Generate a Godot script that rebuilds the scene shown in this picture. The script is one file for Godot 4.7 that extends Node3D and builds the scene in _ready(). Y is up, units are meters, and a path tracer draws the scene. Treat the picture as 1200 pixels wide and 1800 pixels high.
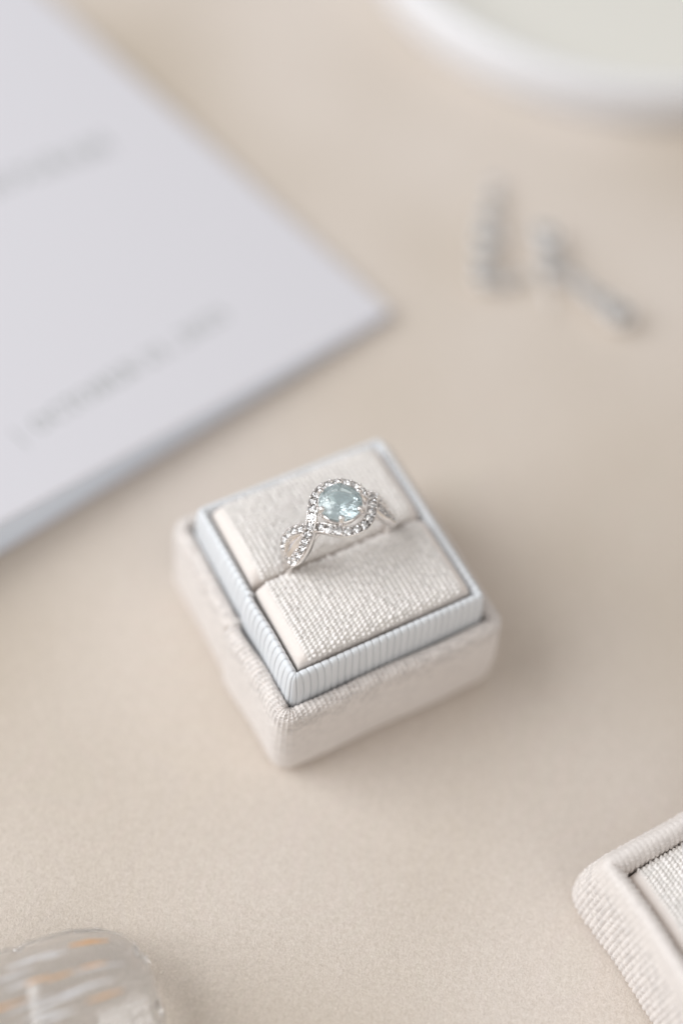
extends Node3D
# A ring in an open velvet ring box on a beige cloth, photographed close up with a shallow depth of field.
# All shapes are worked out in millimetres and written out in metres.

const MM := 0.001
var rng := RandomNumberGenerator.new()
var M := {}


# ---------------------------------------------------------------- mesh helpers
class Buf:
	var v := PackedVector3Array()
	var n := PackedVector3Array()
	var uv := PackedVector2Array()
	var c := PackedColorArray()
	var i := PackedInt32Array()


# a sheet of points f(a, b) for a = 0..na, b = 0..nb; wrap_a / wrap_b: the last row meets the first
func grid(o: Buf, na: int, nb: int, f: Callable, flip := false, wrap_a := false, wrap_b := false, tint = null, scale_uv := Vector2.ONE) -> void:
	var base := o.v.size()
	var w := nb + 1
	var p := PackedVector3Array()
	p.resize((na + 1) * w)
	for a in na + 1:
		for b in w:
			p[a * w + b] = f.call(a, b)
	var sign_ := -1.0 if flip else 1.0
	for a in na + 1:
		var a0 := a - 1
		var a1 := a + 1
		if a0 < 0:
			a0 = na - 1 if wrap_a else 0
		if a1 > na:
			a1 = 1 if wrap_a else na
		for b in w:
			var b0 := b - 1
			var b1 := b + 1
			if b0 < 0:
				b0 = nb - 1 if wrap_b else 0
			if b1 > nb:
				b1 = 1 if wrap_b else nb
			var da := p[a1 * w + b] - p[a0 * w + b]
			var db := p[a * w + b1] - p[a * w + b0]
			var nn := da.cross(db) * sign_
			o.n.append(nn.normalized() if nn.length_squared() > 1e-20 else Vector3.UP)
			o.v.append(p[a * w + b])
			o.uv.append(Vector2(a, b) * scale_uv)
			o.c.append(tint.call(a, b) if tint != null else Color.WHITE)
	for a in na:
		for b in nb:
			var q := base + a * w + b
			tri_i(o, q, q + 1, q + w)
			tri_i(o, q + 1, q + w + 1, q + w)


# keeps a triangle's winding in step with its normals (front faces run clockwise)
func tri_i(o: Buf, a: int, b: int, c: int) -> void:
	var g := (o.v[b] - o.v[a]).cross(o.v[c] - o.v[a])
	if g.dot(o.n[a] + o.n[b] + o.n[c]) > 0.0:
		o.i.append_array([a, c, b])
	else:
		o.i.append_array([a, b, c])


# a flat triangle or polygon facing away from the point inside
func face(o: Buf, pts: Array, inside: Vector3, col := Color.WHITE) -> void:
	var n: Vector3 = ((pts[1] - pts[0]) as Vector3).cross(pts[2] - pts[0]).normalized()
	var mid := Vector3.ZERO
	for q in pts:
		mid += q / pts.size()
	if n.dot(mid - inside) < 0.0:
		n = -n
	var s := o.v.size()
	for q in pts:
		o.v.append(q)
		o.n.append(n)
		o.uv.append(Vector2(q.x, q.z))
		o.c.append(col)
	for k in range(1, pts.size() - 1):
		tri_i(o, s, s + k, s + k + 1)


func ball(o: Buf, at: Vector3, r: Vector3, na := 10, nb := 7) -> void:
	grid(o, na, nb, func(a: int, b: int):
		var t := TAU * a / na
		var u := PI * (float(b) / nb - 0.5)
		return at + Vector3(cos(t) * cos(u), sin(u), sin(t) * cos(u)) * r, true, true)
	# poles: the normals of a grid vanish there
	for k in range(o.v.size() - (na + 1) * (nb + 1), o.v.size()):
		o.n[k] = ((o.v[k] - at) / r / r).normalized()


# a round tube along points with radii
func tube(o: Buf, pts: PackedVector3Array, radii: PackedFloat32Array, sides := 10) -> void:
	var m := pts.size() - 1
	var ups: Array[Basis] = []
	var last := Vector3(0.31, 0.89, 0.17).normalized()
	for k in m + 1:
		var t := (pts[mini(k + 1, m)] - pts[maxi(k - 1, 0)]).normalized()
		var x := t.cross(last).normalized()
		last = x.cross(t).normalized()
		ups.append(Basis(x, last, t))
	grid(o, sides, m, func(a: int, b: int):
		var t := TAU * a / sides
		return pts[b] + (ups[b].x * cos(t) + ups[b].y * sin(t)) * radii[b], true, true)


# turned about the y axis; profile of (radius, height)
func lathe(o: Buf, profile: PackedVector2Array, sides: int, flip := true) -> void:
	grid(o, sides, profile.size() - 1, func(a: int, b: int):
		var t := TAU * a / sides
		return Vector3(cos(t) * profile[b].x, profile[b].y, sin(t) * profile[b].x), flip, true)


func commit(bufs: Array) -> ArrayMesh:
	var m := ArrayMesh.new()
	for o: Buf in bufs:
		var arr := []
		arr.resize(Mesh.ARRAY_MAX)
		var v := PackedVector3Array()
		v.resize(o.v.size())
		for k in v.size():
			v[k] = o.v[k] * MM
		arr[Mesh.ARRAY_VERTEX] = v
		arr[Mesh.ARRAY_NORMAL] = o.n
		arr[Mesh.ARRAY_TEX_UV] = o.uv
		arr[Mesh.ARRAY_COLOR] = o.c
		arr[Mesh.ARRAY_INDEX] = o.i
		m.add_surface_from_arrays(Mesh.PRIMITIVE_TRIANGLES, arr)
	return m


func obj(called: String, mesh: Mesh, mats: Array, parent: Node3D, at := Vector3.ZERO, turn := Basis.IDENTITY) -> MeshInstance3D:
	var o := MeshInstance3D.new()
	o.name = called
	o.mesh = mesh
	for k in mats.size():
		o.set_surface_override_material(k, mats[k])
	o.transform = Transform3D(turn, at * MM)
	parent.add_child(o, true)
	return o


func build(called: String, o: Buf, mat: Material, parent: Node3D) -> MeshInstance3D:
	return obj(called, commit([o]), [mat], parent)


func tag(o: Node, label: String, category: String, group := "") -> void:
	o.set_meta("label", label)
	o.set_meta("category", category)
	if group:
		o.set_meta("group", group)


func thing(called: String, label: String, category: String, at := Vector3.ZERO, turn := 0.0, group := "") -> Node3D:
	var o := Node3D.new()
	o.name = called
	o.position = at * MM
	o.rotation_degrees.y = turn
	add_child(o, true)
	tag(o, label, category, group)
	return o


static func hash1(a: int, b: int) -> float:
	var h := (a * 374761393 + b * 668265263) & 0x7fffffff
	h = ((h ^ (h >> 13)) * 1274126177) & 0x7fffffff
	return float((h ^ (h >> 16)) & 0xffff) / 65535.0


static func sm(a: float, b: float, x: float) -> float:
	var t := clampf((x - a) / (b - a), 0.0, 1.0)
	return t * t * (3.0 - 2.0 * t)


# Catmull-Rom through points; t runs 0..1 along all of them
static func along(pts: PackedVector3Array, t: float) -> Vector3:
	var m := pts.size() - 1
	var k := mini(int(t * m), m - 1)
	return pts[k].cubic_interpolate(pts[k + 1], pts[maxi(k - 1, 0)], pts[mini(k + 2, m)], t * m - k)


# ---------------------------------------------------------------- materials
func lin(r: float, g: float, b: float) -> Color:
	return Color(r, g, b).linear_to_srgb()


# noise that repeats without a seam: random lattices of the given cell counts, smoothly enlarged and added
func tile_noise(size: int, cells: Array, weights: Array, seed_: int, stretch := 1) -> PackedFloat32Array:
	var r := RandomNumberGenerator.new()
	r.seed = seed_
	var sum := PackedFloat32Array()
	sum.resize(size * size)
	for o in cells.size():
		var nx: int = cells[o]
		var ny: int = maxi(1, nx / stretch)
		var pad := 4
		var im := Image.create_empty(nx + 2 * pad, ny + 2 * pad, false, Image.FORMAT_RF)
		var val := PackedFloat32Array()
		for k in nx * ny:
			val.append(r.randf())
		for y in ny + 2 * pad:
			for x in nx + 2 * pad:
				var v := val[posmod(y - pad, ny) * nx + posmod(x - pad, nx)]
				im.set_pixel(x, y, Color(v, v, v))
		im.resize((nx + 2 * pad) * size / nx, (ny + 2 * pad) * size / ny, Image.INTERPOLATE_CUBIC)
		im = im.get_region(Rect2i(pad * size / nx, pad * size / ny, size, size))
		var d := im.get_data().to_float32_array()
		for k in sum.size():
			sum[k] += weights[o] * d[k]
	return sum


func height_tex(size: int, v: PackedFloat32Array) -> ImageTexture:
	return ImageTexture.create_from_image(Image.create_from_data(size, size, false, Image.FORMAT_RF, v.to_byte_array()))


func color_tex(size: int, v: PackedFloat32Array, lo: Color, hi: Color) -> ImageTexture:
	var by := PackedByteArray()
	by.resize(size * size * 3)
	for k in v.size():
		var c := lo.lerp(hi, clampf(v[k], 0.0, 1.0))
		by[k * 3] = int(c.r * 255.0)
		by[k * 3 + 1] = int(c.g * 255.0)
		by[k * 3 + 2] = int(c.b * 255.0)
	return ImageTexture.create_from_image(Image.create_from_data(size, size, false, Image.FORMAT_RGB8, by))


func cloth_mat(c: Color, rough: float, sheen: float, tinted := true) -> StandardMaterial3D:
	var m := StandardMaterial3D.new()
	m.albedo_color = c
	m.roughness = rough
	m.metallic_specular = 0.35
	m.rim_enabled = true
	m.rim = sheen
	m.rim_tint = 0.3
	m.vertex_color_use_as_albedo = tinted
	return m


func make_materials() -> void:
	# suede-like cloth: fine nap over broad soft mottling
	var g := cloth_mat(lin(0.84, 0.78, 0.72), 0.9, 0.35, false)
	var nap_v := tile_noise(512, [64, 128, 256], [0.2, 0.35, 0.45], 11)
	g.albedo_texture = color_tex(512, nap_v, Color(0.87, 0.86, 0.845), Color(1, 1, 1))
	g.heightmap_enabled = true
	g.heightmap_texture = height_tex(512, nap_v)
	g.heightmap_scale = 0.008
	M.ground = g
	var mott := color_tex(256, tile_noise(256, [4, 8, 16], [0.7, 0.35, 0.1], 21), Color(0.865, 0.835, 0.785), Color(1, 0.99, 0.985))
	g.detail_enabled = true
	g.detail_blend_mode = BaseMaterial3D.BLEND_MODE_MUL
	g.detail_uv_layer = BaseMaterial3D.DETAIL_UV_2
	g.detail_albedo = mott
	# velvet
	var nap := height_tex(256, tile_noise(256, [32, 64, 128], [0.4, 0.3, 0.3], 8))
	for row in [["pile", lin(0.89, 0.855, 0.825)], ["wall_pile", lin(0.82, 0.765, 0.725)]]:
		var m := cloth_mat(row[1], 0.5, 0.6)
		m.heightmap_enabled = true
		m.heightmap_texture = nap
		m.heightmap_scale = 0.008
		m.uv1_triplanar = true
		m.uv1_scale = Vector3.ONE * 90.0
		M[row[0]] = m
	M.ribbon = cloth_mat(lin(0.80, 0.825, 0.85), 0.55, 0.3)
	M.lining = cloth_mat(lin(0.52, 0.45, 0.37), 0.7, 0.4)
	M.core = cloth_mat(lin(0.3, 0.27, 0.24), 0.9, 0.0, false)
	# metal and stones
	var s := StandardMaterial3D.new()
	s.albedo_color = lin(0.90, 0.87, 0.85)
	s.metallic = 1.0
	s.roughness = 0.10
	M.metal = s
	var s2 := s.duplicate()
	s2.roughness = 0.48
	s2.albedo_color = lin(0.97, 0.95, 0.93)
	s2.metallic = 0.45
	M.silver = s2
	var d := StandardMaterial3D.new()
	d.albedo_color = Color(1, 1, 1, 0.0)
	d.transparency = BaseMaterial3D.TRANSPARENCY_ALPHA
	d.roughness = 0.0
	d.refraction_enabled = true
	d.refraction_scale = 0.11
	M.diamond = d
	var a := d.duplicate()
	a.albedo_color = Color(0.91, 0.965, 0.975, 0.22)
	a.refraction_scale = 0.057
	M.aqua = a
	var k := d.duplicate()
	k.refraction_scale = 0.024
	k.albedo_color = Color(0.985, 0.98, 0.975, 0.10)
	k.clearcoat_enabled = true
	k.clearcoat = 1.0
	k.clearcoat_roughness = 0.08
	M.crystal = k
	var tg := StandardMaterial3D.new()
	tg.albedo_color = Color(1, 1, 1, 0.12)
	tg.transparency = BaseMaterial3D.TRANSPARENCY_ALPHA
	tg.roughness = 0.02
	M.thin_glass = tg
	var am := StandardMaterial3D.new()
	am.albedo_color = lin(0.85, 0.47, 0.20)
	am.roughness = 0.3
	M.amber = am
	# paper, print, glaze
	var pa := StandardMaterial3D.new()
	pa.albedo_color = lin(0.71, 0.70, 0.735)
	pa.roughness = 0.75
	pa.metallic_specular = 0.3
	M.paper = pa
	var pe := pa.duplicate()
	pe.albedo_color = lin(0.80, 0.87, 0.97)
	M.page_edge = pe
	var ink := pa.duplicate()
	ink.albedo_color = lin(0.30, 0.32, 0.30)
	M.ink = ink
	var gl := StandardMaterial3D.new()
	gl.albedo_color = lin(0.83, 0.83, 0.85)
	gl.roughness = 0.25
	M.glaze = gl
	var gc := gl.duplicate()
	gc.albedo_color = lin(0.80, 0.785, 0.725)
	gc.roughness = 0.5
	M.dish_floor = gc


# ---------------------------------------------------------------- ring box
# point and outward normal on a rounded rectangle with half sizes hx, hz; s runs in mm from the middle of the left side, front first
static func rounded(s: float, hx: float, hz: float, r: float) -> Array:
	var sides: Array[float] = [hz - r, PI * r / 2, 2 * (hx - r), PI * r / 2, 2 * (hz - r), PI * r / 2, 2 * (hx - r), PI * r / 2, hz - r]
	var k := 0
	while k < 8 and s > sides[k]:
		s -= sides[k]
		k += 1
	var t := s / r
	match k:
		0: return [Vector3(-hx, 0, s), Vector3(-1, 0, 0)]
		1: return [Vector3(-hx + r - r * cos(t), 0, hz - r + r * sin(t)), Vector3(-cos(t), 0, sin(t))]
		2: return [Vector3(-hx + r + s, 0, hz), Vector3(0, 0, 1)]
		3: return [Vector3(hx - r + r * sin(t), 0, hz - r + r * cos(t)), Vector3(sin(t), 0, cos(t))]
		4: return [Vector3(hx, 0, hz - r - s), Vector3(1, 0, 0)]
		5: return [Vector3(hx - r + r * cos(t), 0, -hz + r - r * sin(t)), Vector3(cos(t), 0, -sin(t))]
		6: return [Vector3(hx - r - s, 0, -hz), Vector3(0, 0, -1)]
		7: return [Vector3(-hx + r - r * sin(t), 0, -hz + r - r * cos(t)), Vector3(-sin(t), 0, -cos(t))]
	return [Vector3(-hx, 0, -hz + r + s), Vector3(-1, 0, 0)]


static func around_length(hx: float, hz: float, r: float) -> float:
	return 4 * (hx + hz) - 8 * r + TAU * r


# loops of a looped weave: height 0..1 over wale coordinate u and course coordinate t
static func loops(u: float, t: float) -> float:
	var wale := int(floor(u))
	var x := u - wale
	var tt := t + 0.5 * (wale & 1) + 0.35 * (x - 0.5) + 0.25 * hash1(wale, 7)
	var course := int(floor(tt))
	var y := tt - course
	var j := hash1(wale, course)
	return pow(sin(PI * x), 0.7) * (0.15 + 0.85 * pow(sin(PI * y), 0.8)) * (0.5 + 0.9 * j)


# a fabric skin swept round a rounded rectangle. profile: (outward, height); weave(b) gives how strong the weave is there
func skin(hx: float, hz: float, r: float, profile: PackedVector2Array, wale: float, course: float, samples: int, weave: Callable, seam: Callable, seed_: int) -> Buf:
	var o := Buf.new()
	var total := around_length(hx, hz, r)
	var wales := int(round(total / wale))
	wales += wales & 1
	var na := wales * samples
	var nb := profile.size() - 1
	var run := PackedFloat32Array([0.0])
	var out := PackedVector2Array()
	for b in nb + 1:
		if b > 0:
			run.append(run[b - 1] + profile[b].distance_to(profile[b - 1]))
		var t := (profile[mini(b + 1, nb)] - profile[maxi(b - 1, 0)]).normalized()
		out.append(Vector2(t.y, -t.x))
	var ring: Array = []
	for a in na + 1:
		ring.append(rounded(total * (a % na) / na, hx, hz, r))
	var strength := PackedFloat32Array()
	for b in nb + 1:
		strength.append(weave.call(b))
	grid(o, na, nb, func(a: int, b: int):
		var pn: Array = ring[a]
		var n: Vector3 = pn[1]
		var h := strength[b] * loops(float(a % na) / samples, run[b] / course) if strength[b] != 0.0 else 0.0
		var p: Vector3 = pn[0] + n * (profile[b].x + out[b].x * h) + Vector3.UP * (profile[b].y + out[b].y * h)
		return p + n * seam.call(p, n, b), true, true, false,
		func(a: int, b: int):
			var w := int(float(a % na) / samples)
			var j := 0.84 + 0.24 * hash1(w + seed_, int(run[b] / course + 0.5 * (w & 1)))
			j = lerpf(1.0, j, clampf(strength[b] / 0.2, 0.0, 1.0))
			return Color(j, j, j), Vector2(wale / samples, 0.2))
	return o


func dense(keys: PackedVector2Array, step: float) -> PackedVector2Array:
	var c := Curve2D.new()
	for k in keys.size():
		var t := (keys[mini(k + 1, keys.size() - 1)] - keys[maxi(k - 1, 0)]) * 0.17
		c.add_point(keys[k], -t, t)
	c.bake_interval = 0.05
	var l := c.get_baked_length()
	var m := int(ceil(l / step))
	var out := PackedVector2Array()
	for k in m + 1:
		out.append(c.sample_baked(l * k / m, true))
	return out


# ribbed ribbon folded over the rim of the insert
func ribbon(hx: float, hz: float, r: float, keys: PackedVector2Array, pitch: float, amp: float) -> Buf:
	var o := Buf.new()
	var profile := dense(keys, 0.22)
	var total := around_length(hx, hz, r)
	var ribs := int(round(total / pitch))
	var per := 14
	var na := ribs * per
	var nb := profile.size() - 1
	var ring: Array = []
	for a in na + 1:
		ring.append(rounded(total * (a % na) / na, hx, hz, r))
	grid(o, na, nb, func(a: int, b: int):
		var pn: Array = ring[a]
		var n: Vector3 = pn[1]
		var rib := int(float(a % na) / per)
		var u := float(a % na) / per + 0.045 * (1.0 if b % 2 == 0 else -1.0) + 0.10 * sin(b * 0.11 + 6.0 * hash1(rib / 4, 3))
		var x := u - floorf(u) - 0.5
		var h := -amp * exp(-pow((0.5 - absf(x)) / 0.075, 2)) - 0.035 * 4.0 * x * x
		var t := (profile[mini(b + 1, nb)] - profile[maxi(b - 1, 0)]).normalized()
		var p: Vector3 = pn[0] + n * (profile[b].x + t.y * h) + Vector3.UP * (profile[b].y - t.x * h)
		if n.x < -0.9:  # the ribbon's two ends meet in the middle of the left side
			p += n * (0.28 * sm(0.7, 0.95, p.z) * (1.0 - sm(1.5, 9.0, p.z)) - 0.22 * exp(-pow((p.z - 0.7) / 0.22, 2)))
		return p, true, true, false,
		func(a: int, _b: int):
			var j := 0.96 + 0.06 * hash1(int(float(a % na) / per), 19)
			return Color(j, j, j))
	return o


# a looped-velvet cushion: its top runs along z, rounded over all four edges
func cushion(x0: float, x1: float, z0: float, z1: float, top: float, low: float, rx: float, rz0: float, rz1: float, seed_: int) -> Buf:
	var o := Buf.new()
	var wale := 0.86
	var course := 0.60
	var sx := 6
	var drop := top - low
	var lx := (x1 - x0 - 2 * rx) + PI * rx + 2 * (drop - rx)
	var lz := (z1 - z0 - rz0 - rz1) + PI * 0.5 * (rz0 + rz1) + (drop - rz0) + (drop - rz1)
	var na := int(lx / wale * sx)
	var nb := int(lz / course * 5)
	# (place, drop below the top, slope) after a run l over an edge, the flat, and the other edge
	var walk := func(l: float, lo: float, hi: float, r0: float, r1: float) -> Vector3:
		var wall0 := drop - r0
		if l < wall0:
			return Vector3(lo, drop - l, 0.0)
		l -= wall0
		if l < PI * 0.5 * r0:
			var t := l / r0
			return Vector3(lo + r0 - r0 * cos(t), r0 - r0 * sin(t), sin(t))
		l -= PI * 0.5 * r0
		var flat := hi - lo - r0 - r1
		if l < flat:
			return Vector3(lo + r0 + l, 0.0, 1.0)
		l -= flat
		if l < PI * 0.5 * r1:
			var t := l / r1
			return Vector3(hi - r1 + r1 * sin(t), r1 - r1 * cos(t), cos(t))
		return Vector3(hi, r1 + l - PI * 0.5 * r1, 0.0)
	var col := []
	for a in na + 1:
		col.append(walk.call(lx * a / na, x0, x1, rx, rx))
	var row := []
	for b in nb + 1:
		row.append(walk.call(lz * b / nb, z0, z1, rz0, rz1))
	var weave_at := func(cx: Vector3, cz: Vector3) -> float:
		return sm(0.75, 1.0, cx.z) * sm(1.0, 2.1, minf(cx.x - x0, x1 - cx.x)) * (0.25 + 0.75 * sm(0.0, 0.5, cz.z))
	grid(o, na, nb, func(a: int, b: int):
		var cx: Vector3 = col[a]
		var cz: Vector3 = row[b]
		var s: float = weave_at.call(cx, cz)
		var h := 0.0
		if s > 0.0:
			h = s * 0.46 * loops(lx * a / na / wale + seed_, lz * b / nb / course)
		var bulge := 0.75 * (1.0 - pow(absf(2.0 * (cx.x - x0) / (x1 - x0) - 1.0), 2.5)) * (1.0 - pow(absf(2.0 * (cz.x - z0) / (z1 - z0) - 1.0), 2.5))
		var n := Vector3(0, 1, 0)
		if cz.z < 1.0:
			n = Vector3(0, cz.z, (1.0 if cz.x > 0.5 * (z0 + z1) else -1.0) * sqrt(maxf(0.0, 1.0 - cz.z * cz.z)))
		var y := top - cx.y - cz.y
		return Vector3(cx.x, maxf(y, low), cz.x) + n * h + Vector3.UP * bulge, true, false, false,
		func(a: int, b: int):
			var s: float = weave_at.call(col[a], row[b])
			var w := int(floor(lx * a / na / wale + seed_))
			var j := 0.84 + 0.24 * hash1(w, int(lz * b / nb / course))
			return Color(0.95, 0.91, 0.885).lerp(Color(j, j, j * 0.99), s))
	return o


func make_ring_box() -> void:
	var box := thing("ring_box", "open ivory velvet ring box in the middle, holding the aquamarine ring in its slot", "ring box")
	# outer velvet in one piece: rolled lip round the insert, then the wall, where the weave lies flatter
	var skin_line := dense(PackedVector2Array([Vector2(-2.95, 17.2), Vector2(-2.75, 18.4), Vector2(-2.25, 19.0), Vector2(-1.5, 19.25), Vector2(-0.7, 18.95), Vector2(-0.15, 18.2), Vector2(0.05, 17.0), Vector2(0.15, 14.0), Vector2(0.35, 7.0), Vector2(0.3, 2.6), Vector2(0.0, 1.1), Vector2(-0.7, 0.25), Vector2(-1.8, 0.0)]), 0.15)
	var seam := func(p: Vector3, n: Vector3, _b: int) -> float:
		var w := 0.12 * sin(p.x * 0.31 + p.z * 0.23 + p.y * 0.4)
		if n.x < -0.9:  # the velvet is joined half way along the left side, the front part overlapping
			w += 0.55 * sm(1.2, 2.2, p.z) * (1.0 - sm(3.0, 12.0, p.z)) - 0.5 * exp(-pow((p.z - 1.15) / 0.4, 2))
		return w
	var ns := skin_line.size() - 1
	var weave := func(b: int) -> float:
		var y := skin_line[b].y
		return 0.12 + 0.26 * sm(14.0, 18.0, y) * sm(0.0, 4.0, float(b)) - 0.06 * sm(8.0, 1.0, y)
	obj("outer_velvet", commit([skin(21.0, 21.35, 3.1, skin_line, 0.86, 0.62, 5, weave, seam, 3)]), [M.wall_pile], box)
	var bottom := BoxMesh.new()
	bottom.size = Vector3(38.0, 16.0, 38.6) * MM
	obj("inner_block", bottom, [M.core], box, Vector3(0, 8.2, 0))
	# insert frame
	obj("ribbon_rim", commit([ribbon(18.05, 18.35, 1.7, PackedVector2Array([Vector2(0.0, 16.6), Vector2(-0.1, 19.5), Vector2(-0.3, 22.4), Vector2(-0.5, 24.0), Vector2(-0.8, 25.1), Vector2(-1.3, 25.5), Vector2(-1.8, 25.2), Vector2(-2.15, 24.4), Vector2(-2.3, 22.8), Vector2(-2.35, 16.5)]), 1.25, 0.21)]), [M.ribbon], box)
	obj("cushion", commit([cushion(-15.5, 15.5, 0.6, 15.8, 26.7, 16.3, 1.8, 1.4, 1.3, 0)]), [M.pile], box)
	obj("cushion", commit([cushion(-15.5, 15.5, -15.8, -0.55, 26.7, 16.3, 1.8, 1.5, 2.2, 40)]), [M.pile], box)


func make_second_box() -> void:
	var box := thing("ring_box", "pale velvet ring box cut off by the right edge, sunken cushion inside its thick rim", "ring box", Vector3(33.0, 0, 79.2), 2.2)
	var seam := func(p: Vector3, _n: Vector3, _b: int) -> float:
		return 0.15 * sin(p.x * 0.27 + p.z * 0.35)
	var outer := dense(PackedVector2Array([Vector2(-1.2, 0.0), Vector2(-0.3, 0.4), Vector2(0.0, 1.4), Vector2(-0.2, 5.0), Vector2(-0.9, 10.0), Vector2(-1.6, 13.6), Vector2(-2.2, 15.0), Vector2(-3.0, 15.4), Vector2(-3.9, 15.0), Vector2(-4.6, 13.6), Vector2(-4.9, 11.0), Vector2(-5.0, 8.5)]), 0.16)
	var n := outer.size() - 1
	var weave := func(b: int) -> float:
		var f := float(b) / n
		return 0.24 * (1.0 - sm(0.42, 0.58, f)) + 0.07 + 0.2 * sm(0.70, 0.78, f)
	var o := skin(20.7, 21.0, 3.6, outer, 0.95, 0.62, 6, weave, seam, 5)
	for k in o.n.size():
		o.n[k] = -o.n[k]
	var fixed := o.i.duplicate()
	for k in range(0, fixed.size(), 3):
		o.i[k + 1] = fixed[k + 2]
		o.i[k + 2] = fixed[k + 1]
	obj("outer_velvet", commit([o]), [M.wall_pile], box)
	var bottom := BoxMesh.new()
	bottom.size = Vector3(37.0, 8.6, 37.6) * MM
	obj("inner_block", bottom, [M.core], box, Vector3(0, 4.5, 0))
	obj("cushion", commit([cushion(-15.3, 15.3, -15.6, 15.6, 13.2, 8.7, 1.8, 1.5, 1.5, 90)]), [M.pile], box)


# ---------------------------------------------------------------- ring
func brilliant(r: float, crown: float, depth: float, fold: int, table: float) -> Buf:
	var o := Buf.new()
	var inside := Vector3(0, -depth * 0.2, 0)
	var at := func(rad: float, y: float, k: float) -> Vector3:
		return Vector3(cos(TAU * k / fold) * rad, y, sin(TAU * k / fold) * rad)
	var g := r * 0.03
	var top := []
	for k in fold:
		top.append(at.call(r * table, crown, k))
	face(o, top, inside)
	for k in fold:
		var t0: Vector3 = at.call(r * table, crown, k)
		var t1: Vector3 = at.call(r * table, crown, k + 1)
		var m: Vector3 = at.call(r * (table + 1.0) * 0.535, crown * 0.56, k + 0.5)
		var m0: Vector3 = at.call(r * (table + 1.0) * 0.535, crown * 0.56, k - 0.5)
		var q0: Vector3 = at.call(r, g, k)
		var qh: Vector3 = at.call(r, g, k + 0.5)
		var q1: Vector3 = at.call(r, g, k + 1)
		face(o, [t0, t1, m], inside)
		face(o, [t0, m, q0], inside)
		face(o, [t0, q0, m0], inside)
		face(o, [m, q0, qh], inside)
		face(o, [m, qh, q1], inside)
		# girdle and pavilion
		var b0: Vector3 = at.call(r, -g, k)
		var bh: Vector3 = at.call(r, -g, k + 0.5)
		var b1: Vector3 = at.call(r, -g, k + 1)
		face(o, [q0, qh, bh, b0], inside)
		face(o, [qh, q1, b1, bh], inside)
		var lowp := Vector3(0, -depth, 0)
		var mid: Vector3 = at.call(r * 0.30, -depth * 0.74, k + 0.5)
		var mid0: Vector3 = at.call(r * 0.30, -depth * 0.74, k - 0.5)
		face(o, [b0, bh, mid], inside)
		face(o, [bh, b1, mid], inside)
		face(o, [b0, mid, mid0], inside)
		face(o, [mid0, mid, lowp], inside)
	return o


func small_stone() -> Buf:
	var o := Buf.new()
	var f := 8
	var inside := Vector3(0, -0.2, 0)
	var at := func(rad: float, y: float, k: float) -> Vector3:
		return Vector3(cos(TAU * k / f) * rad, y, sin(TAU * k / f) * rad)
	var top := []
	for k in f:
		top.append(at.call(0.56, 0.32, k))
	face(o, top, inside)
	for k in f:
		face(o, [at.call(0.56, 0.32, k), at.call(0.56, 0.32, k + 1), at.call(1.0, 0.0, k + 0.5)], inside)
		face(o, [at.call(0.56, 0.32, k), at.call(1.0, 0.0, k + 0.5), at.call(1.0, 0.0, k - 0.5)], inside)
		face(o, [at.call(1.0, 0.0, k + 0.5), at.call(1.0, 0.0, k - 0.5), Vector3(0, -0.86, 0)], inside)
	return o


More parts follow.
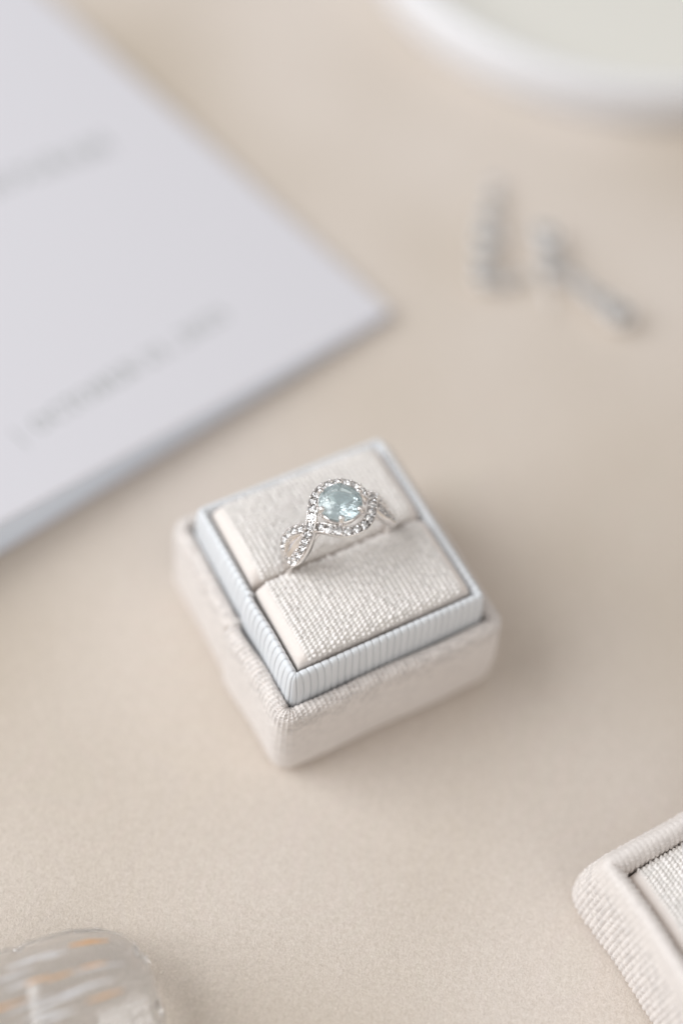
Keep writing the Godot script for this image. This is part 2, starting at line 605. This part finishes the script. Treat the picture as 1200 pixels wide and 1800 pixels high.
func make_ring() -> void:
	var ring := thing("ring", "white gold ring with a round pale blue stone in a swirling halo of small diamonds", "ring", Vector3(-0.4, 17.3, 0))
	var c := Vector3(0, 9.7, 0)
	# band: a full circle, a little wider below
	var o := Buf.new()
	var na := 120
	grid(o, na, 16, func(a: int, b: int):
		var t := TAU * a / na
		var u := TAU * b / 16
		var s := sin(t)
		var half := 1.08 + 0.95 * sm(0.22, 0.5, s) * (1.0 - sm(0.6, 0.92, s)) - 0.45 * sm(0.6, 0.92, s)
		var thick := 0.72
		var q := Vector2(signf(cos(u)) * pow(absf(cos(u)), 0.7), signf(sin(u)) * pow(absf(sin(u)), 0.8))
		var rad := 8.98 - 0.12 * sm(0.3, 0.55, s) - 0.45 * sm(0.6, 0.95, s) + q.x * thick
		return c + Vector3(cos(t) * rad, sin(t) * rad, q.y * half), false, true, true)
	build("band", o, M.metal, ring)
	# two strands that cross at the shoulders and swing round the stone, each the other turned half round
	var pts := PackedVector3Array()
	for p in [[-9.35, 10.2, .35], [-9.5, 11.8, .85], [-9.3, 13.4, 1.35], [-8.65, 15.2, 1.9], [-7.55, 17.2, 1.75], [-6.35, 19.3, 1.0], [-5.2, 20.85, -.35], [-4.35, 21.3, -1.7], [-3.25, 21.35, -3.2], [-1.75, 21.35, -4.3], [0, 21.35, -4.62], [1.75, 21.35, -4.3], [3.25, 21.3, -3.2], [4.3, 20.9, -1.9], [5.3, 19.7, -.45], [6.4, 18.2, .8], [7.5, 16.8, 1.8], [8.55, 15.2, 2.1], [9.25, 13.4, 1.5], [9.5, 11.8, .85], [9.35, 10.2, .35]]:
		pts.append(Vector3(p[0], p[1], p[2]))
	var up_at := func(p: Vector3) -> Vector3:
		return Vector3(p.x * 0.75, (p.y - 9.7) * 1.0, p.z * 0.7).normalized()
	var m := 150
	var spine := PackedVector3Array()
	for k in m + 1:
		spine.append(along(pts, float(k) / m))
	var frames: Array[Basis] = []
	for k in m + 1:
		var t := (spine[mini(k + 1, m)] - spine[maxi(k - 1, 0)]).normalized()
		var up: Vector3 = up_at.call(spine[k])
		var side := t.cross(up).normalized()
		frames.append(Basis(side, side.cross(t).normalized(), t))
	# places of the pavé stones, even along the strand
	var where: Array[float] = []
	var run := 0.0
	var next := 0.0
	for k in range(1, m + 1):
		run += spine[k].distance_to(spine[k - 1])
		var f := float(k) / m
		if f > 0.125 and f < 0.875 and run >= next:
			where.append(f)
			next = run + 1.24
	var stone := commit([small_stone()])
	for half in 2:
		var turn := Basis(Vector3.UP, PI * half)
		var rail := Buf.new()
		var shape := [Vector2(-0.72, -1.15), Vector2(-0.86, -0.5), Vector2(-0.86, 0.0), Vector2(-0.74, 0.16), Vector2(-0.60, 0.10), Vector2(-0.35, -0.42), Vector2(0.35, -0.42), Vector2(0.60, 0.10), Vector2(0.74, 0.16), Vector2(0.86, 0.0), Vector2(0.86, -0.5), Vector2(0.72, -1.15), Vector2(-0.72, -1.15)]
		grid(rail, m, shape.size() - 1, func(a: int, b: int):
			var f := float(a) / m
			var e := minf(f, 1.0 - f)
			var slim := lerpf(0.7, 1.0, sm(0.0, 0.12, e)) * (1.0 + 0.14 * sm(0.08, 0.14, e) * (1.0 - sm(0.2, 0.3, e)))
			var q: Vector2 = shape[b]
			if e < 0.10 and absf(q.x) < 0.6:
				q.y = 0.22
			return turn * (spine[a] + frames[a].x * q.x * slim + frames[a].y * q.y * slim), true)
		var strand := build("strand", rail, M.metal, ring)
		var beads := Buf.new()
		for k in where.size():
			for gap in [-0.5, 0.5] if k == 0 else [0.5]:
				var f := clampf(where[k] + gap * 1.24 / run, 0.0, 1.0)
				var fr := frames[int(round(f * m))]
				var p := along(pts, f)
				for s in [-1.0, 1.0]:
					ball(beads, turn * (p + fr.x * 0.62 * s + fr.y * 0.25), Vector3.ONE * 0.215, 8, 6)
		build("bead_setting", beads, M.metal, strand)
		for f in where:
			var fr := frames[int(round(f * m))]
			var p := turn * (along(pts, f) + fr.y * 0.16)
			var b := (turn * fr * Basis(Vector3.UP, 6.0 * hash1(int(f * 999.0), 4))).scaled(Vector3.ONE * 0.61)
			obj("pave_diamond", stone, [M.diamond], strand, p, b)
	# polished metal between the two strands of each shoulder, with two raised lines along it
	for half in 2:
		var turn := Basis(Vector3.UP, PI * half)
		var back := Basis(Vector3.UP, PI)
		var plate := Buf.new()
		grid(plate, 28, 14, func(a: int, b: int):
			var f := 0.006 + 0.225 * a / 28.0
			var pa := along(pts, f)
			var pb := back * along(pts, 1.0 - f)
			var t := float(b) / 14
			var p := pa.lerp(pb, t)
			var up: Vector3 = up_at.call(p)
			var side := absf(2.0 * t - 1.0)
			return turn * (p + up * (-0.45 + 0.55 * (1.0 - side * side) - 0.16 * pow(absf(cos(t * PI * 3.0)), 6.0))), true)
		build("shoulder", plate, M.metal, ring)
	# head: gallery rings, six claws, the stone
	var head := Vector3(-0.5, 0, 0)
	var gal := Buf.new()
	for row in [[21.9, 3.15, 0.30], [20.0, 2.3, 0.34]]:
		grid(gal, 48, 10, func(a: int, b: int):
			var t := TAU * a / 48.0
			var u := TAU * b / 10.0
			var r: float = row[1] + cos(u) * row[2]
			return head + Vector3(cos(t) * r, row[0] + sin(u) * row[2] * 1.3, sin(t) * r), true, true, true)
	build("gallery_ring", gal, M.metal, ring)
	# a dished seat under the stone, so that the light that enters comes back
	var seat := Buf.new()
	lathe(seat, PackedVector2Array([Vector2(0.2, 18.7), Vector2(2.3, 19.6), Vector2(2.5, 20.2), Vector2(2.2, 20.1), Vector2(0.2, 19.2)]), 32)
	for k in seat.v.size():
		seat.v[k] += head
	build("seat", seat, M.metal, ring)
	for k in 6:
		var t := deg_to_rad(-5.0 + 60.0 * k)
		var d := Vector3(cos(t), 0, sin(t))
		var claw := Buf.new()
		tube(claw, PackedVector3Array([head + d * 2.2 + Vector3.UP * 19.6, head + d * 2.9 + Vector3.UP * 21.0, head + d * 3.55 + Vector3.UP * 22.6, head + d * 3.62 + Vector3.UP * 23.2, head + d * 3.42 + Vector3.UP * 23.6]), PackedFloat32Array([0.34, 0.36, 0.40, 0.40, 0.34]), 10)
		ball(claw, head + d * 3.36 + Vector3.UP * 23.62, Vector3(0.50, 0.46, 0.50), 14, 10)
		build("claw", claw, M.metal, ring)
	var gem := brilliant(3.42, 0.98, 2.75, 8, 0.60)
	obj("blue_stone", commit([gem]), [M.aqua], ring, head + Vector3(0, 22.95, 0), Basis(Vector3.UP, 0.2))


# ---------------------------------------------------------------- things around
func make_booklet() -> void:
	var b := thing("booklet", "thick white wedding booklet with pale grey print lying at the top left", "booklet", Vector3(44.5, 0, -59.6), 12.3)
	var w := 124.0
	var d := 178.0
	var h0 := 2.2
	var h1 := 11.5
	var hh := func(x: float) -> float:
		return lerpf(h0, h1, -x / w)
	var pages := Buf.new()
	var mid := Vector3(-w / 2, 2, -d / 2)
	var q := func(x: float, y: float, z: float) -> Vector3:
		return Vector3(x, y, z)
	for f in [[[-w, 0.3, 0], [0, 0.3, 0], [-0.6, hh.call(-0.6) - 0.35, -0.5], [-w, h1 - 0.35, -0.5]], [[0, 0.3, 0], [0, 0.3, -d], [-0.6, hh.call(-0.6) - 0.35, -d], [-0.6, hh.call(-0.6) - 0.35, -0.5]], [[0, 0.3, -d], [-w, 0.3, -d], [-w, h1 - 0.35, -d], [-0.6, hh.call(-0.6) - 0.35, -d]], [[-w, 0.3, -d], [-w, 0.3, 0], [-w, h1 - 0.35, -0.5], [-w, h1 - 0.35, -d]], [[-w, 0.3, 0], [0, 0.3, 0], [0, 0.3, -d], [-w, 0.3, -d]]]:
		var pp := []
		for r in f:
			pp.append(q.call(r[0], r[1], r[2]))
		face(pages, pp, mid)
	build("page_block", pages, M.page_edge, b)
	for lay in [["cover", 0.0, 0.45, true], ["back_cover", 0.0, 0.3, false]]:
		var cov := Buf.new()
		var lo := []
		var hi := []
		for r in [[-w, 0.4], [0.4, 0.4], [0.4, -d], [-w, -d]]:
			var y: float = hh.call(r[0]) - 0.45 if lay[3] else 0.02
			lo.append(Vector3(r[0], y, r[1]))
			hi.append(Vector3(r[0], y + lay[2], r[1]))
		var inside := Vector3(-w / 2, lo[0].y * 0.5 + lo[1].y * 0.5 + 0.2, -d / 2)
		face(cov, hi, inside)
		face(cov, lo, inside)
		for k in 4:
			face(cov, [lo[k], lo[(k + 1) % 4], hi[(k + 1) % 4], hi[k]], inside)
		build(lay[0], cov, M.paper, b)
	var tilt := Basis(Vector3.BACK, -atan2(h1 - h0, w))
	# the words end at x = line[1]; line[3] is their length
	for line in [["WEDDING PROGRAM", -17.7, -74.6, 72.0, -3.0], ["| OCTOBER 21, 2023", -28.6, -15.9, 51.0, 4.5]]:
		var t := TextMesh.new()
		var font := SystemFont.new()
		font.font_names = PackedStringArray(["Droid Serif"])
		var sp := FontVariation.new()
		sp.base_font = font
		sp.spacing_glyph = 2
		t.font = sp
		t.text = line[0]
		t.font_size = 32
		t.pixel_size = MM * 0.1
		t.depth = 0.00004
		t.curve_step = 4.0
		var k: float = line[3] * MM / t.get_aabb().size.x
		var x: float = line[1] - line[3] * 0.5
		obj("printed_line", t, [M.ink], b, Vector3(x, hh.call(x) + 0.02, line[2]), (tilt * Basis(Vector3.UP, deg_to_rad(line[4])) * Basis(Vector3.RIGHT, -PI / 2)).scaled_local(Vector3(k, k, 1.0)))


func make_dish() -> void:
	var dish := thing("dish", "round white dish with an upright rim and cream inside, cut off at the top right", "dish", Vector3(160.2, 0, -144.2))
	var o := Buf.new()
	lathe(o, dense(PackedVector2Array([Vector2(0.5, 0.0), Vector2(40, 0.0), Vector2(64.0, 0.1), Vector2(66.0, 0.8), Vector2(66.8, 3.5), Vector2(66.9, 9.0), Vector2(66.4, 11.2), Vector2(65.2, 12.2), Vector2(63.6, 11.8), Vector2(62.6, 10.2), Vector2(62.0, 7.0), Vector2(60.4, 4.6), Vector2(57.5, 3.9)]), 0.8), 160)
	build("rim", o, M.glaze, dish)
	var f := Buf.new()
	lathe(f, PackedVector2Array([Vector2(57.9, 3.9), Vector2(50, 3.75), Vector2(30, 3.7), Vector2(0.1, 3.7)]), 96)
	build("floor", f, M.dish_floor, dish)


func make_earring(label: String, beads: Array, post: Array) -> void:
	var base: Array = beads[0]
	var at := Vector3(base[0], 0, base[1])
	var e := thing("earring", label, "earring", at, 0.0, "silver drop earrings")
	var stone := commit([small_stone()])
	var pts := PackedVector3Array()
	var rad := PackedFloat32Array()
	for b in beads:
		var p := Vector3(b[0] - at.x, b[2] * 0.55, b[1] - at.z)
		pts.append(p)
		rad.append(0.5)
	var spine := Buf.new()
	tube(spine, pts, rad, 8)
	build("spine", spine, M.silver, e)
	for b in beads:
		var r: float = b[2]
		var p := Vector3(b[0] - at.x, 0, b[1] - at.z)
		var cup := Buf.new()
		lathe(cup, PackedVector2Array([Vector2(0.05, 0.0), Vector2(r * 0.6, 0.05), Vector2(r * 0.98, r * 0.45), Vector2(r * 1.04, r * 0.9), Vector2(r * 0.9, r * 0.95), Vector2(r * 0.8, r * 0.6), Vector2(0.05, r * 0.25)]), 18)
		for k in cup.v.size():
			cup.v[k] += p
		for k in 8:
			var t := TAU * k / 8
			ball(cup, p + Vector3(cos(t) * r * 0.98, r * 0.95, sin(t) * r * 0.98), Vector3.ONE * r * 0.2, 6, 5)
		var setting := build("setting", cup, M.silver, e)
		obj("clear_stone", stone, [M.diamond], setting, p + Vector3(0, r * 0.98, 0), Basis.IDENTITY.scaled(Vector3.ONE * r * 0.88))
	var a := Vector3(post[0] - at.x, 1.6, post[1] - at.z)
	var d := Vector3(post[2], 0.0, post[3]).normalized()
	var po := Buf.new()
	tube(po, PackedVector3Array([a, a + d * 4.0, a + d * 9.5]), PackedFloat32Array([0.45, 0.4, 0.35]), 8)
	lathe(po, PackedVector2Array([Vector2(0.1, 0)]), 3)
	build("post", po, M.silver, e)


func make_crystal() -> void:
	var k := thing("crystal_stopper", "clear cut glass stopper with glints added as slim rods lying at the bottom left corner", "glass stopper", Vector3(-53.3, 0, 45.4), -7.0)
	# long facets with narrow ones between; the shoulder rounds off in three steps
	var prism := func(rings: Array, sides: int, narrow: float, cy: float) -> Buf:
		var o := Buf.new()
		var at := func(i: int, s: int) -> Vector3:
			var t := TAU * (floorf(s * 0.5) + (narrow if s % 2 else 0.0)) / sides + 0.2
			return Vector3(rings[i][0], (cy + cos(t) * rings[i][1]) * 0.55, sin(t) * rings[i][1])
		var inside := Vector3(-20, cy * 0.55, 0)
		var cap := []
		var cap2 := []
		for s in sides * 2:
			cap.append(at.call(0, s))
			cap2.append(at.call(rings.size() - 1, s))
		face(o, cap, inside)
		face(o, cap2, inside)
		for i in rings.size() - 1:
			for s in sides * 2:
				face(o, [at.call(i, s), at.call(i, s + 1), at.call(i + 1, s + 1), at.call(i + 1, s)], inside)
		return o
	build("cut_glass", prism.call([[0.0, 4.6], [-0.9, 6.9], [-2.6, 9.0], [-5.4, 10.9], [-9.5, 12.1], [-16.0, 12.5], [-17.4, 12.0], [-18.8, 12.5], [-34.0, 12.6], [-48.0, 9.0], [-54.0, 4.5]], 11, 0.25, 12.6), M.crystal, k)
	# slim amber and white rods laid along the facets to imitate reflected glints
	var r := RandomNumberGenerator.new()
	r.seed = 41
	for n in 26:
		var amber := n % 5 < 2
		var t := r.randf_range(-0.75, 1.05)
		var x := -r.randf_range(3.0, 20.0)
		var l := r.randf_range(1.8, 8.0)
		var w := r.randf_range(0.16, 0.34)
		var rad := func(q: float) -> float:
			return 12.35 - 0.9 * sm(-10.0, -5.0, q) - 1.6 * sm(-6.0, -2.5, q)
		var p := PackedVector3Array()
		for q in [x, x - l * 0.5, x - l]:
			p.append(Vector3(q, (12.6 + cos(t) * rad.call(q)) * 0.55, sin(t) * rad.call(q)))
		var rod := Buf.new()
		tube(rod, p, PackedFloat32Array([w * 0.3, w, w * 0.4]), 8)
		build("amber_glint_rod" if amber else "white_glint_rod", rod, M.amber if amber else M.glaze, k)


func make_ground() -> void:
	var o := Buf.new()
	var n := 150
	var size := 1400.0
	var wave := FastNoiseLite.new()
	wave.seed = 3
	wave.frequency = 0.012
	wave.fractal_octaves = 2
	grid(o, n, n, func(a: int, b: int):
		# closer points in the middle
		var u := (float(a) / n - 0.5) * 2.0
		var v := (float(b) / n - 0.5) * 2.0
		var x := (u * 0.35 + 0.65 * u * u * u) * size * 0.5
		var z := (v * 0.35 + 0.65 * v * v * v) * size * 0.5
		var y := -0.35 + 0.3 * wave.get_noise_2d(x, z)
		return Vector3(x, minf(y, -0.02), z), true)
	var mesh_arr := commit([o])
	# uv: one tile of nap per 31 mm, one tile of mottling per 230 mm
	var arr := mesh_arr.surface_get_arrays(0)
	var uv := PackedVector2Array()
	var uv2 := PackedVector2Array()
	for p: Vector3 in arr[Mesh.ARRAY_VERTEX]:
		uv.append(Vector2(p.x, p.z) / 0.031)
		uv2.append(Vector2(p.x + p.z * 0.3, p.z) / 0.23)
	arr[Mesh.ARRAY_TEX_UV] = uv
	arr[Mesh.ARRAY_TEX_UV2] = uv2
	var m := ArrayMesh.new()
	m.add_surface_from_arrays(Mesh.PRIMITIVE_TRIANGLES, arr)
	var g := obj("table_cloth", m, [M.ground], self)
	g.set_meta("kind", "structure")
	g.set_meta("label", "beige suede-like cloth under everything")


func _ready() -> void:
	rng.seed = 7
	# camera
	var cam := Camera3D.new()
	cam.name = "camera"
	add_child(cam)
	cam.position = Vector3(-69.023, 221.123, 102.992) * MM
	cam.basis = Basis.from_euler(Vector3(deg_to_rad(-56.066), deg_to_rad(-33.646), deg_to_rad(6.861)))
	var at := CameraAttributesPhysical.new()
	at.frustum_focal_length = 33.333
	at.exposure_aperture = 1.8
	at.frustum_focus_distance = 0.2205
	at.frustum_near = 0.01
	at.frustum_far = 20.0
	cam.attributes = at
	cam.fov = 39.598
	cam.near = 0.01
	cam.far = 20.0
	cam.current = true
	# light: a large soft window up to the left and behind, pale walls all round
	var we := WorldEnvironment.new()
	we.name = "environment"
	var env := Environment.new()
	env.background_mode = Environment.BG_COLOR
	env.background_color = lin(0.27, 0.26, 0.255)
	env.tonemap_mode = Environment.TONE_MAPPER_LINEAR
	env.tonemap_exposure = 1.37
	env.sdfgi_enabled = true
	env.ssao_enabled = true
	env.ssil_enabled = true
	we.environment = env
	add_child(we)
	var key := AreaLight3D.new()
	key.name = "window_light"
	key.area_size = Vector2(0.9, 0.9)
	key.light_energy = 0.92
	key.light_color = lin(0.945, 0.97, 1.0)
	key.area_range = 6.0
	key.shadow_enabled = true
	add_child(key)
	key.position = Vector3(-0.76, 0.70, -0.42)
	key.look_at_from_position(key.position, Vector3.ZERO, Vector3.UP)
	# added fill lamp, weaker, standing for no known source, over the camera's right shoulder
	var fill := AreaLight3D.new()
	fill.name = "added_fill_light"
	fill.area_size = Vector2(1.3, 1.3)
	fill.light_energy = 0.42
	fill.light_color = lin(1.0, 0.965, 0.92)
	fill.area_range = 6.0
	fill.shadow_enabled = true
	add_child(fill)
	fill.look_at_from_position(Vector3(0.25, 1.25, 1.05), Vector3.ZERO, Vector3.UP)
	make_materials()
	make_ground()
	make_ring_box()
	make_second_box()
	make_booklet()
	make_dish()
	make_ring()
	make_earring("silver drop earring with clear stones, the left one, lying straight up the cloth", [[84.7, -82.6, 1.6], [81.2, -78.7, 1.8], [77.5, -73.7, 2.3], [73.7, -68.9, 2.6], [70.4, -63.9, 2.4], [67.6, -59.3, 2.4], [70.6, -56.7, 1.6], [75.3, -56.9, 1.5]], [76.0, -64.0, 0.3, -1.0])
	make_earring("silver drop earring with clear stones, the right one, slanting down beside its twin", [[86.2, -64.6, 2.7], [84.2, -59.6, 2.7], [81.6, -55.2, 2.3], [84.9, -51.6, 2.1], [85.7, -47.4, 2.1], [86.6, -43.2, 2.6], [87.7, -38.6, 3.0]], [79.5, -55.0, -0.4, 1.0])
	make_crystal()
